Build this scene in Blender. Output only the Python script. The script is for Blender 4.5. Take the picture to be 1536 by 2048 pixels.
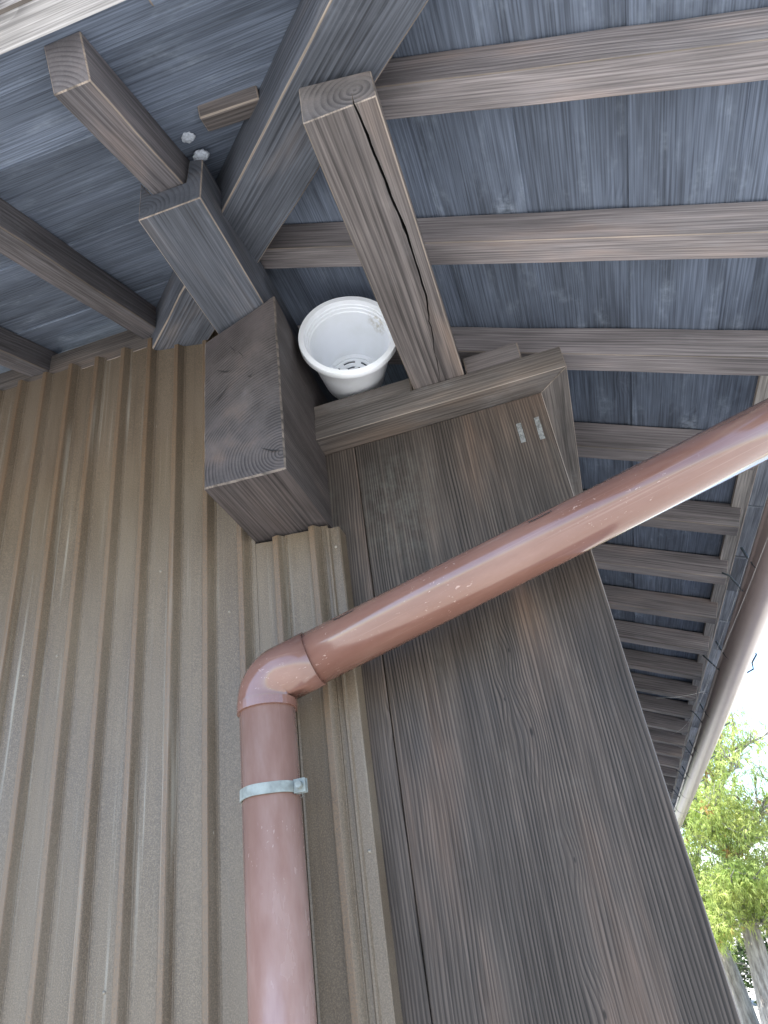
import bpy, bmesh, math, random
from mathutils import Vector, Matrix, noise
from math import radians, sin, cos, pi, sqrt

for o in list(bpy.data.objects):
    bpy.data.objects.remove(o, do_unlink=True)
sc = bpy.context.scene
COL = sc.collection
random.seed(7)

# ------------------------------------------------------------------ camera, sky, sun, exposure
H = 1.50                                   # camera height above the ground; all z below are relative to the camera
OFF = Vector((0, 0, H))
CAMX = Vector((0.94883439, 0.28838611, -0.12863417))
CAMD = Vector((-0.257861, 0.47248467, -0.84277277))
CAMF = Vector((-0.18226629, 0.83282152, 0.52267324))
cam = bpy.data.cameras.new('camera')
camo = bpy.data.objects.new('camera', cam)
COL.objects.link(camo)
m3 = Matrix((CAMX, -CAMD, -CAMF)).transposed()
camo.matrix_world = Matrix.Translation(OFF) @ m3.to_4x4()
cam.sensor_fit = 'HORIZONTAL'
cam.sensor_width = 36.0
cam.lens = 36.0 * 1470.4 / 1536.0
cam.clip_start = 0.02
cam.clip_end = 3000
sc.camera = camo
sc.render.resolution_x = 768
sc.render.resolution_y = 1024

SUN_DIR = Vector((-0.36, -0.26, 0.90)).normalized()      # towards the sun
world = bpy.data.worlds.new('World')
sc.world = world
world.use_nodes = True
wn = world.node_tree
bg = wn.nodes['Background']
sky = wn.nodes.new('ShaderNodeTexSky')
sky.sky_type = 'NISHITA'
sky.sun_disc = False
sky.sun_elevation = math.asin(SUN_DIR.z)
sky.sun_rotation = math.atan2(SUN_DIR.x, SUN_DIR.y)
sky.air_density = 1.0
sky.dust_density = 0.6
sky.ozone_density = 2.0
wn.links.new(sky.outputs[0], bg.inputs['Color'])
bg.inputs['Strength'].default_value = 0.15
sun = bpy.data.lights.new('sun', 'SUN')
sun.energy = 4.0
sun.angle = radians(0.5)
sun.color = (1.0, 0.97, 0.93)
suno = bpy.data.objects.new('sun', sun)
COL.objects.link(suno)
suno.rotation_euler = (-SUN_DIR).to_track_quat('-Z', 'Y').to_euler()
suno.location = (0, -5, 12)
sc.view_settings.view_transform = 'Standard'
sc.view_settings.look = 'None'
sc.view_settings.exposure = 2.15
sc.view_settings.gamma = 1.0
sc.render.engine = 'CYCLES'
sc.cycles.max_bounces = 8
sc.cycles.diffuse_bounces = 5

# ------------------------------------------------------------------ helpers
def tag(o, label=None, cat=None, group=None, kind=None):
    if label: o['label'] = label
    if cat: o['category'] = cat
    if group: o['group'] = group
    if kind: o['kind'] = kind
    return o

def empty(name, loc, label, cat, group=None):
    o = bpy.data.objects.new(name, None)
    COL.objects.link(o)
    o.empty_display_size = 0.05
    o.matrix_world = Matrix.Translation(Vector(loc) + OFF)
    tag(o, label, cat, group)
    return o

def link(name, me, parent=None, mat=None):
    """mat: local-to-'camera level' matrix"""
    o = bpy.data.objects.new(name, me)
    COL.objects.link(o)
    M = Matrix.Translation(OFF) @ (mat or Matrix.Identity(4))
    if parent:
        o.parent = parent
        pm = PW.get(parent.name, parent.matrix_basis)
        o.matrix_basis = pm.inverted() @ M
        PW[o.name] = M
    else:
        o.matrix_basis = M
        PW[o.name] = M
    return o
PW = {}

def mesh(name, verts, faces, mats, idx=None, smooth=False):
    me = bpy.data.meshes.new(name)
    me.from_pydata([tuple(v) for v in verts], [], faces)
    for m in (mats if isinstance(mats, (list, tuple)) else [mats]):
        me.materials.append(m)
    if idx:
        for p, i in zip(me.polygons, idx): p.material_index = i
    if smooth:
        for p in me.polygons: p.use_smooth = True
    me.update()
    return me

def frame(origin, u, v):
    """matrix with local X=u (length), Y=v, Z=u x v"""
    u = Vector(u).normalized(); v = Vector(v); v = (v - u * v.dot(u)).normalized(); w = u.cross(v)
    M = Matrix((u, v, w)).transposed().to_4x4()
    M.translation = Vector(origin)
    return M

def timber_mesh(name, x0, x1, y0, y1, z0, z1, mats, ch=0.0025, segs=1, jit=0.0, seed=0, shear0=0.0, shear1=0.0):
    """chamfered box in local axes, X along the grain; slot 1 = worn arris. shear: end x shifts per local y"""
    bm = bmesh.new()
    xs = [x0 + (x1 - x0) * i / segs for i in range(segs + 1)]
    rings = []
    for x in xs:
        r = []
        for (y, z) in ((y0, z0), (y1, z0), (y1, z1), (y0, z1)):
            f = (x - x0) / (x1 - x0)
            r.append(bm.verts.new((x + (shear0 * (1 - f) + shear1 * f) * y, y, z)))
        rings.append(r)
    for a, b in zip(rings, rings[1:]):
        for i in range(4):
            j = (i + 1) % 4
            bm.faces.new((a[i], a[j], b[j], b[i]))
    bm.faces.new(rings[0][::-1]); bm.faces.new(rings[-1])
    bm.normal_update()
    bmesh.ops.recalc_face_normals(bm, faces=bm.faces)
    if ch > 0:
        sharp = [e for e in bm.edges if len(e.link_faces) == 2 and e.calc_face_angle(0) > 0.6]
        bmesh.ops.bevel(bm, geom=sharp, offset=ch, segments=1, profile=0.5, affect='EDGES', material=1 if len(mats) > 1 else 0)
    if jit > 0:
        for v in bm.verts:
            p = v.co * 9 + Vector((seed * 3.1, seed, 0))
            n = noise.noise_vector(p) + 0.6 * noise.noise_vector(p * 5)
            v.co += Vector((0, n.y, n.z)) * jit
    me = bpy.data.meshes.new(name)
    bm.to_mesh(me); bm.free()
    for m in mats: me.materials.append(m)
    return me

def box_timber(name, lo, hi, axis, mats, parent=None, pith=None, ch=0.0025, segs=1, jit=0.0):
    """axis-aligned timber between lo and hi (camera-level coordinates); axis = grain direction; pith = point the rings turn round"""
    lo, hi = Vector(lo), Vector(hi)
    c = (lo + hi) / 2
    p = Vector(pith) if pith else c + Vector((0, 0, 0))
    U = {'x': ((1, 0, 0), (0, 1, 0)), 'y': ((0, 1, 0), (-1, 0, 0)), 'z': ((0, 0, 1), (0, 1, 0))}[axis]
    ax = {'x': 0, 'y': 1, 'z': 2}[axis]
    p[ax] = c[ax]
    M = frame(p, *U)
    Mi = M.inverted()
    a, b = Mi @ lo, Mi @ hi
    l = [min(a[i], b[i]) for i in range(3)]; h = [max(a[i], b[i]) for i in range(3)]
    me = timber_mesh(name, l[0], h[0], l[1], h[1], l[2], h[2], mats, ch, segs, jit, seed=len(bpy.data.objects))
    return link(name, me, parent, M)

def tube(path, radii, n=10, cap=True):
    """verts, faces of a tube along points"""
    V, F = [], []
    P = [Vector(p) for p in path]
    up = Vector((0.13, 0.31, 0.94))
    prev = None
    for i, p in enumerate(P):
        d = (P[min(i + 1, len(P) - 1)] - P[max(i - 1, 0)]).normalized()
        if prev is None:
            a = d.orthogonal().normalized()
        else:
            a = (prev - d * prev.dot(d)).normalized()
        prev = a
        b = d.cross(a)
        r = radii[i] if isinstance(radii, (list, tuple)) else radii
        for k in range(n):
            t = 2 * pi * k / n
            V.append(p + a * (r * cos(t)) + b * (r * sin(t)))
    for i in range(len(P) - 1):
        for k in range(n):
            k2 = (k + 1) % n
            F.append((i * n + k, i * n + k2, (i + 1) * n + k2, (i + 1) * n + k))
    if cap:
        F.append(tuple(range(n))[::-1]); F.append(tuple((len(P) - 1) * n + k for k in range(n)))
    return V, F

# ------------------------------------------------------------------ materials
class NT:
    def __init__(s, name):
        s.m = bpy.data.materials.new(name); s.m.use_nodes = True
        s.t = s.m.node_tree; s.b = s.t.nodes['Principled BSDF']
    def n(s, typ, **kw):
        nd = s.t.nodes.new('ShaderNode' + typ)
        for k, v in kw.items(): setattr(nd, k, v)
        return nd
    def val(s, x, sock):
        if hasattr(x, 'links') or isinstance(x, bpy.types.NodeSocket): s.t.links.new(x, sock)
        else: sock.default_value = x
    def math(s, op, a, b=0.0, c=None, clamp=False):
        nd = s.n('Math', operation=op); nd.use_clamp = clamp
        s.val(a, nd.inputs[0]); s.val(b, nd.inputs[1])
        if c is not None: s.val(c, nd.inputs[2])
        return nd.outputs[0]
    def comb(s, x, y, z):
        nd = s.n('CombineXYZ'); s.val(x, nd.inputs[0]); s.val(y, nd.inputs[1]); s.val(z, nd.inputs[2]); return nd.outputs[0]
    def noise(s, vec, scale=1.0, detail=2.0, rough=0.5):
        nd = s.n('TexNoise'); s.val(vec, nd.inputs['Vector']); nd.inputs['Scale'].default_value = scale
        nd.inputs['Detail'].default_value = detail; nd.inputs['Roughness'].default_value = rough
        return nd.outputs[0]
    def ramp(s, x, a, b, lo=0.0, hi=1.0):
        nd = s.n('MapRange', interpolation_type='SMOOTHSTEP'); s.val(x, nd.inputs[0])
        nd.inputs[1].default_value = a; nd.inputs[2].default_value = b; nd.inputs[3].default_value = lo; nd.inputs[4].default_value = hi
        return nd.outputs[0]
    def mix(s, f, a, b):
        nd = s.n('Mix', data_type='RGBA'); s.val(f, nd.inputs[0])
        for x, i in ((a, 6), (b, 7)):
            if isinstance(x, tuple): nd.inputs[i].default_value = (*x, 1) if len(x) == 3 else x
            else: s.t.links.new(x, nd.inputs[i])
        return nd.outputs[2]
    def scalecol(s, col, f):
        nd = s.n('VectorMath', operation='SCALE'); s.t.links.new(col, nd.inputs[0]); s.val(f, nd.inputs[3]); return nd.outputs[0]
    def coords(s):
        tc = s.n('TexCoord'); sp = s.n('SeparateXYZ'); s.t.links.new(tc.outputs['Object'], sp.inputs[0])
        return tc.outputs['Object'], sp.outputs[0], sp.outputs[1], sp.outputs[2]
    def bump(s, h, strength, dist):
        nd = s.n('Bump'); nd.inputs['Strength'].default_value = strength; nd.inputs['Distance'].default_value = dist
        s.t.links.new(h, nd.inputs['Height']); s.t.links.new(nd.outputs[0], s.b.inputs['Normal'])

def wood(name, early, late, ringf=190.0, contrast=0.7, dust=0.3, dustcol=(0.26, 0.27, 0.29), rough=0.62, pith=(0, 0), knots=True, warm=None, spec=0.35, wob=0.010, kamp=0.016, kdust=0.0, kax=(3.2, 6.5, 3.0), tvar=0.32, amin=0.12, spots=(), patch=None):
    """solid wood: growth rings round the local X axis (so end grain shows rings, faces show grain)"""
    t = NT(name)
    vec, x, y, z = t.coords()
    oi = t.n('ObjectInfo')
    rnd = oi.outputs['Random']
    xr = t.math('ADD', x, t.math('MULTIPLY', rnd, 17.3))
    low = t.n('TexNoise'); low.inputs['Scale'].default_value = 1.0; low.inputs['Detail'].default_value = 2.0
    t.t.links.new(t.comb(t.math('MULTIPLY', xr, 1.7), t.math('MULTIPLY', y, 5.0), t.math('MULTIPLY', z, 5.0)), low.inputs['Vector'])
    sp = t.n('SeparateXYZ'); t.t.links.new(low.outputs['Color'], sp.inputs[0])
    yy = t.math('ADD', t.math('ADD', y, pith[0]), t.math('MULTIPLY', t.math('SUBTRACT', sp.outputs[0], 0.5), wob * 2.2))
    zz = t.math('ADD', t.math('ADD', z, pith[1]), t.math('MULTIPLY', t.math('SUBTRACT', sp.outputs[1], 0.5), wob * 2.2))
    r = t.math('SQRT', t.math('ADD', t.math('MULTIPLY', yy, yy), t.math('MULTIPLY', zz, zz)))
    kn = None
    if knots:
        vo = t.n('TexVoronoi'); vo.inputs['Scale'].default_value = 1.0; vo.inputs['Randomness'].default_value = 1.0
        t.t.links.new(t.comb(t.math('MULTIPLY', xr, kax[0]), t.math('MULTIPLY', y, kax[1]), t.math('MULTIPLY', z, kax[2])), vo.inputs['Vector'])
        kn = t.ramp(vo.outputs['Distance'], 0.02, 0.22, 1.0, 0.0)
        r = t.math('ADD', r, t.math('MULTIPLY', kn, kamp))
    core = None
    for (kx, kz, ks) in spots:                      # single knots that the grain flows round
        a = t.math('DIVIDE', t.math('SUBTRACT', x, kx), 0.055 * ks); b = t.math('DIVIDE', t.math('SUBTRACT', z, kz), 0.020 * ks)
        q = t.math('SQRT', t.math('ADD', t.math('MULTIPLY', a, a), t.math('MULTIPLY', b, b)))
        r = t.math('ADD', r, t.math('MULTIPLY', t.ramp(q, 0.0, 1.6, 1.0, 0.0), 0.011 * ks))
        c = t.ramp(q, 0.05, 0.16, 1.0, 0.0)
        core = c if core is None else t.math('MAXIMUM', core, c)
    # uneven ring width
    rn = t.noise(t.comb(t.math('MULTIPLY', r, 38.0), rnd, 0.0), 1.0, 2.0)
    r2 = t.math('ADD', r, t.math('MULTIPLY', rn, 0.012))
    fr = t.math('FRACT', t.math('MULTIPLY', r2, ringf))
    prof = t.math('MULTIPLY', t.ramp(fr, 0.25, 0.86), t.ramp(fr, 0.90, 1.0, 1.0, 0.0))
    nsp = t.n('SeparateXYZ'); t.t.links.new(t.t.nodes['Texture Coordinate'].outputs['Normal'], nsp.inputs[0])
    endm = t.ramp(t.math('ABSOLUTE', nsp.outputs[0]), 0.6, 0.8)
    fib = t.noise(t.comb(t.math('MULTIPLY', xr, 7.0), t.math('MULTIPLY', y, 420.0), t.math('MULTIPLY', z, 420.0)), 1.0, 2.0)
    fib = t.math('ADD', t.math('MULTIPLY', fib, t.math('SUBTRACT', 1.0, t.math('MULTIPLY', endm, 0.8))), t.math('MULTIPLY', endm, 0.40))
    blot = t.noise(t.comb(t.math('MULTIPLY', xr, 2.3), t.math('MULTIPLY', y, 11.0), t.math('MULTIPLY', z, 11.0)), 1.0, 4.0, 0.6)
    blot2 = t.noise(t.comb(t.math('MULTIPLY', xr, 9.0), t.math('MULTIPLY', y, 24.0), t.math('MULTIPLY', z, 24.0)), 1.0, 4.0, 0.65)
    amt = t.noise(t.comb(t.math('MULTIPLY', xr, 1.1), t.math('MULTIPLY', y, 26.0), t.math('MULTIPLY', z, 26.0)), 1.0, 2.0)
    amt = t.ramp(amt, 0.32, 0.68, amin, 1.0)
    col = t.mix(t.math('MULTIPLY', t.math('MULTIPLY', prof, contrast), amt), early, late)
    if warm:
        col = t.mix(t.math('MULTIPLY', t.ramp(blot, 0.5, 0.78), 0.7), col, warm)
    if kn is not None:
        col = t.mix(t.math('MULTIPLY', t.math('POWER', kn, 4.0), 0.75), col, tuple(c * 0.55 for c in late))
    if core is not None:
        col = t.mix(t.math('MULTIPLY', core, 0.8), col, tuple(c * 0.8 for c in late))
    tone = t.math('MULTIPLY', t.ramp(fib, 0.28, 0.72, 0.66, 1.3), t.ramp(blot, 0.25, 0.75, 0.66, 1.32))
    tone = t.math('MULTIPLY', tone, t.math('ADD', 1.0 - tvar / 2, t.math('MULTIPLY', rnd, tvar)))
    col = t.scalecol(col, tone)
    if dust > 0:
        d = t.math('MULTIPLY', t.ramp(blot2, 0.50, 0.80), dust)
        iso = t.noise(vec, 55.0, 3.0, 0.7)
        d = t.math('MULTIPLY', d, t.ramp(iso, 0.3, 0.7, 0.3, 1.3))
        if kdust > 0 and kn is not None:
            d = t.math('ADD', d, t.math('MULTIPLY', t.math('MULTIPLY', t.ramp(kn, 0.15, 0.8), kdust), t.ramp(iso, 0.35, 0.65)))
        col = t.mix(t.math('MINIMUM', d, 0.85), col, dustcol)
    if patch:                                       # chalky grey-green bloom on the surface
        a = t.math('DIVIDE', t.math('SUBTRACT', x, patch[0]), patch[2]); b = t.math('DIVIDE', t.math('SUBTRACT', z, patch[1]), patch[3])
        q = t.math('SQRT', t.math('ADD', t.math('MULTIPLY', a, a), t.math('MULTIPLY', b, b)))
        pn = t.noise(vec, 42.0, 5.0, 0.72)
        col = t.mix(t.math('MULTIPLY', t.math('MULTIPLY', t.ramp(q, 0.2, 1.1, 1.0, 0.0), t.ramp(pn, 0.36, 0.74)), 0.26), col, (0.15, 0.16, 0.145))
    t.t.links.new(col, t.b.inputs['Base Color'])
    t.val(t.ramp(blot2, 0.3, 0.7, rough - 0.08, rough + 0.1), t.b.inputs['Roughness'])
    t.b.inputs['Specular IOR Level'].default_value = spec
    h = t.math('ADD', t.math('MULTIPLY', prof, 0.7), t.math('MULTIPLY', fib, 0.5))
    t.bump(h, 0.35, 0.0012)
    return t.m

def plain(name, col, rough=0.5, metal=0.0, spec=0.5, var=0.15, scale=30.0, bump=0.0):
    t = NT(name)
    vec, x, y, z = t.coords()
    n = t.noise(vec, scale, 4.0, 0.6)
    c = t.n('RGB'); c.outputs[0].default_value = (*col, 1)
    t.t.links.new(t.scalecol(c.outputs[0], t.ramp(n, 0.25, 0.75, 1 - var, 1 + var)), t.b.inputs['Base Color'])
    t.b.inputs['Roughness'].default_value = rough
    t.b.inputs['Metallic'].default_value = metal
    t.b.inputs['Specular IOR Level'].default_value = spec
    if bump: t.bump(n, 0.4, bump)
    return t.m

W_BEAM = wood('weathered_beam', (0.122, 0.110, 0.110), (0.036, 0.033, 0.035), 125, 0.85, 0.14, warm=(0.135, 0.098, 0.076), kamp=0.010, dustcol=(0.26, 0.26, 0.28))
W_BIG = wood('dark_beam', (0.068, 0.059, 0.060), (0.017, 0.0155, 0.017), 190, 0.85, 0.15, dustcol=(0.17, 0.165, 0.175), warm=(0.085, 0.060, 0.047), rough=0.66)
W_BLUE = wood('blue_grey_beam', (0.080, 0.090, 0.112), (0.026, 0.030, 0.040), 130, 0.8, 0.20, warm=(0.115, 0.095, 0.085), kamp=0.010, dustcol=(0.27, 0.30, 0.36))
W_PALE = wood('skylit_board', (0.34, 0.38, 0.44), (0.18, 0.21, 0.25), 200, 0.6, 0.2, pith=(0.02, 0.05), tvar=0.6)  # pale blue puts the skylight on the outer roof boards into their colour
W_EDGE = wood('worn_edge', (0.23, 0.195, 0.170), (0.07, 0.062, 0.058), 60, 0.9, 0.0, knots=False)
W_EDGE2 = wood('dark_worn_edge', (0.13, 0.110, 0.098), (0.04, 0.036, 0.034), 60, 0.9, 0.0, knots=False)
W_RAFT = wood('rafter_wood', (0.185, 0.170, 0.176), (0.078, 0.074, 0.083), 200, 0.65, 0.16, pith=(0.06, 0.02), warm=(0.22, 0.155, 0.118), dustcol=(0.30, 0.31, 0.34), kamp=0.010, tvar=0.45)
W_RAFT2 = wood('dark_rafter_wood', (0.118, 0.112, 0.122), (0.046, 0.045, 0.053), 160, 0.75, 0.16, pith=(0.03, 0.02), warm=(0.145, 0.108, 0.090), dustcol=(0.28, 0.29, 0.33), kamp=0.010)
W_SOFF = wood('soffit_wood', (0.112, 0.138, 0.190), (0.056, 0.070, 0.102), 230, 0.6, 0.42, dustcol=(0.31, 0.37, 0.46), pith=(0.02, 0.055), rough=0.7, kdust=0.5, kamp=0.012, tvar=0.35)
SPOTS = ((0.571, 0.034, 1.0), (0.690, 0.039, 0.6), (0.622, 0.060, 0.45), (0.409, 0.018, 0.55), (0.25, 0.026, 0.8))
W_PANEL = wood('panel_wood', (0.064, 0.052, 0.045), (0.009, 0.0075, 0.007), 205, 0.95, 0.10, dustcol=(0.17, 0.165, 0.155), pith=(0.03, 0.33), warm=(0.078, 0.052, 0.039), rough=0.6, spec=0.25, wob=0.018, knots=False, amin=0.5, spots=SPOTS, patch=(0.98, 0.165, 0.16, 0.085))
W_CAP = wood('cap_wood', (0.100, 0.089, 0.084), (0.036, 0.032, 0.031), 210, 0.65, 0.22, pith=(0.03, 0.05), warm=(0.115, 0.086, 0.068))
W_LIGHT = wood('daylit_wood', (0.52, 0.52, 0.54), (0.28, 0.28, 0.30), 120, 0.6, 0.1, pith=(0.02, 0.05))  # daylight on the eave batten painted as a pale base
W_STRIP = wood('grey_strip', (0.42, 0.40, 0.38), (0.15, 0.145, 0.14), 230, 0.85, 0.15, pith=(0.02, 0.03))
BEAM = [W_BEAM, W_EDGE]; BLUE = [W_BLUE, W_EDGE]; BIG = [W_BIG, W_EDGE2]; RAFT = [W_RAFT, W_EDGE]; CAPM = [W_CAP, W_EDGE]

def siding_mat():
    t = NT('siding_paint')
    vec, x, y, z = t.coords()
    fine = t.noise(vec, 520.0, 2.0, 0.6)
    blot = t.noise(t.comb(t.math('MULTIPLY', x, 13.0), y, t.math('MULTIPLY', z, 2.4)), 1.0, 5.0, 0.62)
    streak = t.noise(t.comb(t.math('MULTIPLY', x, 95.0), 0.0, t.math('MULTIPLY', z, 1.3)), 1.0, 4.0, 0.6)
    where = t.noise(t.comb(t.math('MULTIPLY', x, 6.0), 3.0, t.math('MULTIPLY', z, 1.9)), 1.0, 2.0)
    sp = t.noise(t.comb(t.math('MULTIPLY', x, 240.0), 0.0, t.math('MULTIPLY', z, 30.0)), 1.0, 2.0, 0.5)
    col = t.mix(t.ramp(blot, 0.3, 0.7), (0.092, 0.070, 0.049), (0.128, 0.103, 0.076))
    col = t.mix(t.math('MULTIPLY', t.ramp(fine, 0.45, 0.70), 0.38), col, (0.25, 0.195, 0.14))
    col = t.mix(t.math('MULTIPLY', t.ramp(fine, 0.28, 0.44, 1.0, 0.0), 0.4), col, (0.045, 0.030, 0.022))
    col = t.mix(t.math('MULTIPLY', t.ramp(streak, 0.30, 0.44, 1.0, 0.0), 0.40), col, (0.075, 0.060, 0.048))
    col = t.mix(t.math('MULTIPLY', t.math('MULTIPLY', t.ramp(streak, 0.54, 0.70), t.ramp(where, 0.45, 0.62)), 0.55), col, (0.33, 0.32, 0.28))
    col = t.mix(t.math('MULTIPLY', t.ramp(sp, 0.76, 0.81), 0.75), col, (0.50, 0.47, 0.41))
    # grit and rust-brown speckle worn into the raised fold of each rib
    fold = t.ramp(y, 0.9868, 0.9905, 1.0, 0.0)
    col = t.mix(t.math('MULTIPLY', fold, t.ramp(fine, 0.35, 0.6, 0.15, 0.65)), col, (0.135, 0.082, 0.046))
    t.t.links.new(col, t.b.inputs['Base Color'])
    t.val(t.ramp(blot, 0.3, 0.7, 0.40, 0.55), t.b.inputs['Roughness'])
    t.b.inputs['Specular IOR Level'].default_value = 0.45
    t.bump(t.math('ADD', fine, t.math('MULTIPLY', blot, 1.6)), 0.25, 0.0010)
    return t.m
M_SIDE = siding_mat()

def pipe_mat(name, ca, cb, chalk, rough):
    t = NT(name)
    vec, x, y, z = t.coords()
    blot = t.noise(t.comb(t.math('MULTIPLY', x, 4.0), t.math('MULTIPLY', y, 14.0), t.math('MULTIPLY', z, 14.0)), 1.0, 5.0, 0.65)
    dirt = t.noise(vec, 85.0, 5.0, 0.78)
    lines = t.noise(t.comb(t.math('MULTIPLY', x, 3.0), t.math('MULTIPLY', y, 300.0), t.math('MULTIPLY', z, 300.0)), 1.0, 2.0, 0.6)
    scr = t.noise(t.comb(t.math('MULTIPLY', x, 90.0), t.math('MULTIPLY', y, 500.0), t.math('MULTIPLY', z, 200.0)), 1.0, 3.0, 0.6)
    patch = t.noise(vec, 7.0, 3.0)
    col = t.mix(t.ramp(blot, 0.3, 0.7), ca, cb)
    f = t.math('MULTIPLY', t.ramp(dirt, 0.60, 0.76), t.ramp(patch, 0.46, 0.68))
    f = t.math('MAXIMUM', f, t.math('MULTIPLY', t.ramp(scr, 0.64, 0.74), t.ramp(patch, 0.50, 0.62)))
    f = t.math('MAXIMUM', f, t.math('MULTIPLY', t.ramp(lines, 0.60, 0.75), 0.22))
    f = t.math('MAXIMUM', f, t.math('MULTIPLY', t.ramp(blot, 0.48, 0.75), chalk))
    col = t.mix(t.math('MULTIPLY', f, 0.5), col, (0.50, 0.38, 0.34))
    t.t.links.new(col, t.b.inputs['Base Color'])
    t.val(t.ramp(f, 0.0, 1.0, rough, 0.55), t.b.inputs['Roughness'])
    t.b.inputs['Specular IOR Level'].default_value = 0.7
    t.bump(dirt, 0.08, 0.0005)
    return t.m
M_PIPE = pipe_mat('brown_pvc', (0.140, 0.070, 0.055), (0.172, 0.092, 0.074), 0.10, 0.13)
M_PIPE2 = pipe_mat('bounce_lit_brown_pvc', (0.245, 0.135, 0.105), (0.310, 0.188, 0.152), 0.45, 0.20)  # paler base and extra chalk paint in the light reflected on the vertical run
M_GUT = plain('gutter_pvc', (0.30, 0.235, 0.225), 0.28, var=0.06, scale=14)
M_ZINC = plain('galvanised_steel', (0.18, 0.205, 0.20), 0.6, 0.0, var=0.3, scale=60)
M_WIRE = plain('old_wire', (0.045, 0.055, 0.065), 0.6, 0.0)
M_NAIL = plain('nail_head', (0.20, 0.18, 0.15), 0.5, 0.3)
M_DARK = plain('shadow_gap', (0.010, 0.010, 0.011), 0.9)
M_TAPE = plain('old_tape', (0.15, 0.155, 0.155), 0.5, 0.0, var=0.6, scale=260)
M_INK = plain('black_ink', (0.015, 0.014, 0.014), 0.6)
M_WEB = plain('web_silk', (0.75, 0.76, 0.78), 0.5)
M_FLUFF = plain('white_fluff', (0.36, 0.40, 0.47), 0.95, var=0.2, scale=300, bump=0.003)
M_ROOF = plain('roof_sheet', (0.10, 0.09, 0.085), 0.6)
M_CORE = plain('dark_boarding', (0.07, 0.062, 0.06), 0.8, scale=12)
M_DRIP = plain('drip_metal', (0.22, 0.19, 0.24), 0.45)

def pot_mat():
    t = NT('white_plastic')
    vec, x, y, z = t.coords()
    n = t.noise(vec, 14.0, 4.0, 0.65)
    n2 = t.noise(vec, 90.0, 3.0, 0.7)
    # brown smear on one inner flank of the pot
    dx = t.math('SUBTRACT', y, -0.060); dy = t.math('SUBTRACT', z, 0.045); dz = t.math('SUBTRACT', x, 0.03)
    d = t.math('SQRT', t.math('ADD', t.math('ADD', t.math('MULTIPLY', dx, dx), t.math('MULTIPLY', dy, dy)), t.math('MULTIPLY', dz, dz)))
    st = t.math('MULTIPLY', t.ramp(d, 0.01, 0.032, 1.0, 0.0), t.ramp(n2, 0.38, 0.66))
    col = t.mix(t.ramp(n, 0.35, 0.75), (0.83, 0.87, 0.94), (0.77, 0.81, 0.85))
    col = t.mix(t.math('MULTIPLY', st, 0.65), col, (0.34, 0.30, 0.20))
    t.t.links.new(col, t.b.inputs['Base Color'])
    t.b.inputs['Roughness'].default_value = 0.38
    return t.m
M_POT = pot_mat()

def leaf_mat(name, a, b, brown=0.0):
    t = NT(name)
    tc = t.n('TexCoord'); vec = tc.outputs['Object']
    n = t.noise(vec, 2.6, 3.0, 0.6)
    n2 = t.noise(vec, 19.0, 2.0)
    col = t.mix(t.ramp(n, 0.3, 0.7), a, b)
    col = t.scalecol(col, t.ramp(n2, 0.25, 0.75, 0.7, 1.35))
    if brown > 0:
        br = t.noise(vec, 3.1, 1.0)
        col = t.mix(t.ramp(br, 0.70 - brown, 0.76 - brown), col, (0.36, 0.17, 0.05))
    t.t.links.new(col, t.b.inputs['Base Color'])
    t.b.inputs['Roughness'].default_value = 0.6
    tr = t.n('BsdfTranslucent'); t.t.links.new(col, tr.inputs[0])
    mx = t.n('MixShader'); mx.inputs[0].default_value = 0.45
    out = t.t.nodes['Material Output']
    t.t.links.new(t.b.outputs[0], mx.inputs[1]); t.t.links.new(tr.outputs[0], mx.inputs[2]); t.t.links.new(mx.outputs[0], out.inputs[0])
    return t.m
M_LEAF = leaf_mat('cypress_leaf', (0.250, 0.340, 0.075), (0.410, 0.455, 0.130), 0.04)
M_LEAF2 = leaf_mat('dark_leaf', (0.030, 0.060, 0.018), (0.060, 0.090, 0.026))

def bark_mat():
    t = NT('grey_bark')
    vec, x, y, z = t.coords()
    n = t.noise(t.comb(t.math('MULTIPLY', x, 22.0), t.math('MULTIPLY', y, 22.0), t.math('MULTIPLY', z, 4.0)), 1.0, 5.0, 0.7)
    col = t.mix(t.ramp(n, 0.3, 0.7), (0.12, 0.105, 0.092), (0.34, 0.32, 0.29))
    t.t.links.new(col, t.b.inputs['Base Color']); t.b.inputs['Roughness'].default_value = 0.9
    t.bump(n, 0.8, 0.02)
    return t.m
M_BARK = bark_mat()

def ground_mat():
    t = NT('dry_ground')
    vec, x, y, z = t.coords()
    n = t.noise(vec, 0.6, 5.0, 0.6); g = t.noise(vec, 60.0, 3.0, 0.7)
    col = t.mix(t.ramp(n, 0.35, 0.65), (0.44, 0.415, 0.37), (0.40, 0.375, 0.32))
    col = t.scalecol(col, t.ramp(g, 0.2, 0.8, 0.75, 1.25))
    t.t.links.new(col, t.b.inputs['Base Color']); t.b.inputs['Roughness'].default_value = 0.95
    t.bump(g, 0.5, 0.01)
    return t.m
M_GROUND = ground_mat()

# ------------------------------------------------------------------ ground
gv, gf = [], []
N = 40
def gy(i): return (-1 if i < 0 else 1) * (abs(i) / 20.0) ** 3 * 900
for i in range(-20, 21):
    for j in range(-20, 21):
        X, Y = gy(i), gy(j)
        d = sqrt(X * X + Y * Y)
        gv.append((X, Y, -H + 0.04 * noise.noise((X * 0.25, Y * 0.25, 0)) * min(1, max(0, (d - 3) / 6))))
for i in range(N):
    for j in range(N):
        a = i * 41 + j
        gf.append((a, a + 41, a + 42, a + 1))
g = link('ground', mesh('ground', gv, gf, M_GROUND))
tag(g, 'dry sandy ground with sparse yellow grass around the house', 'ground', kind='structure')

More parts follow.
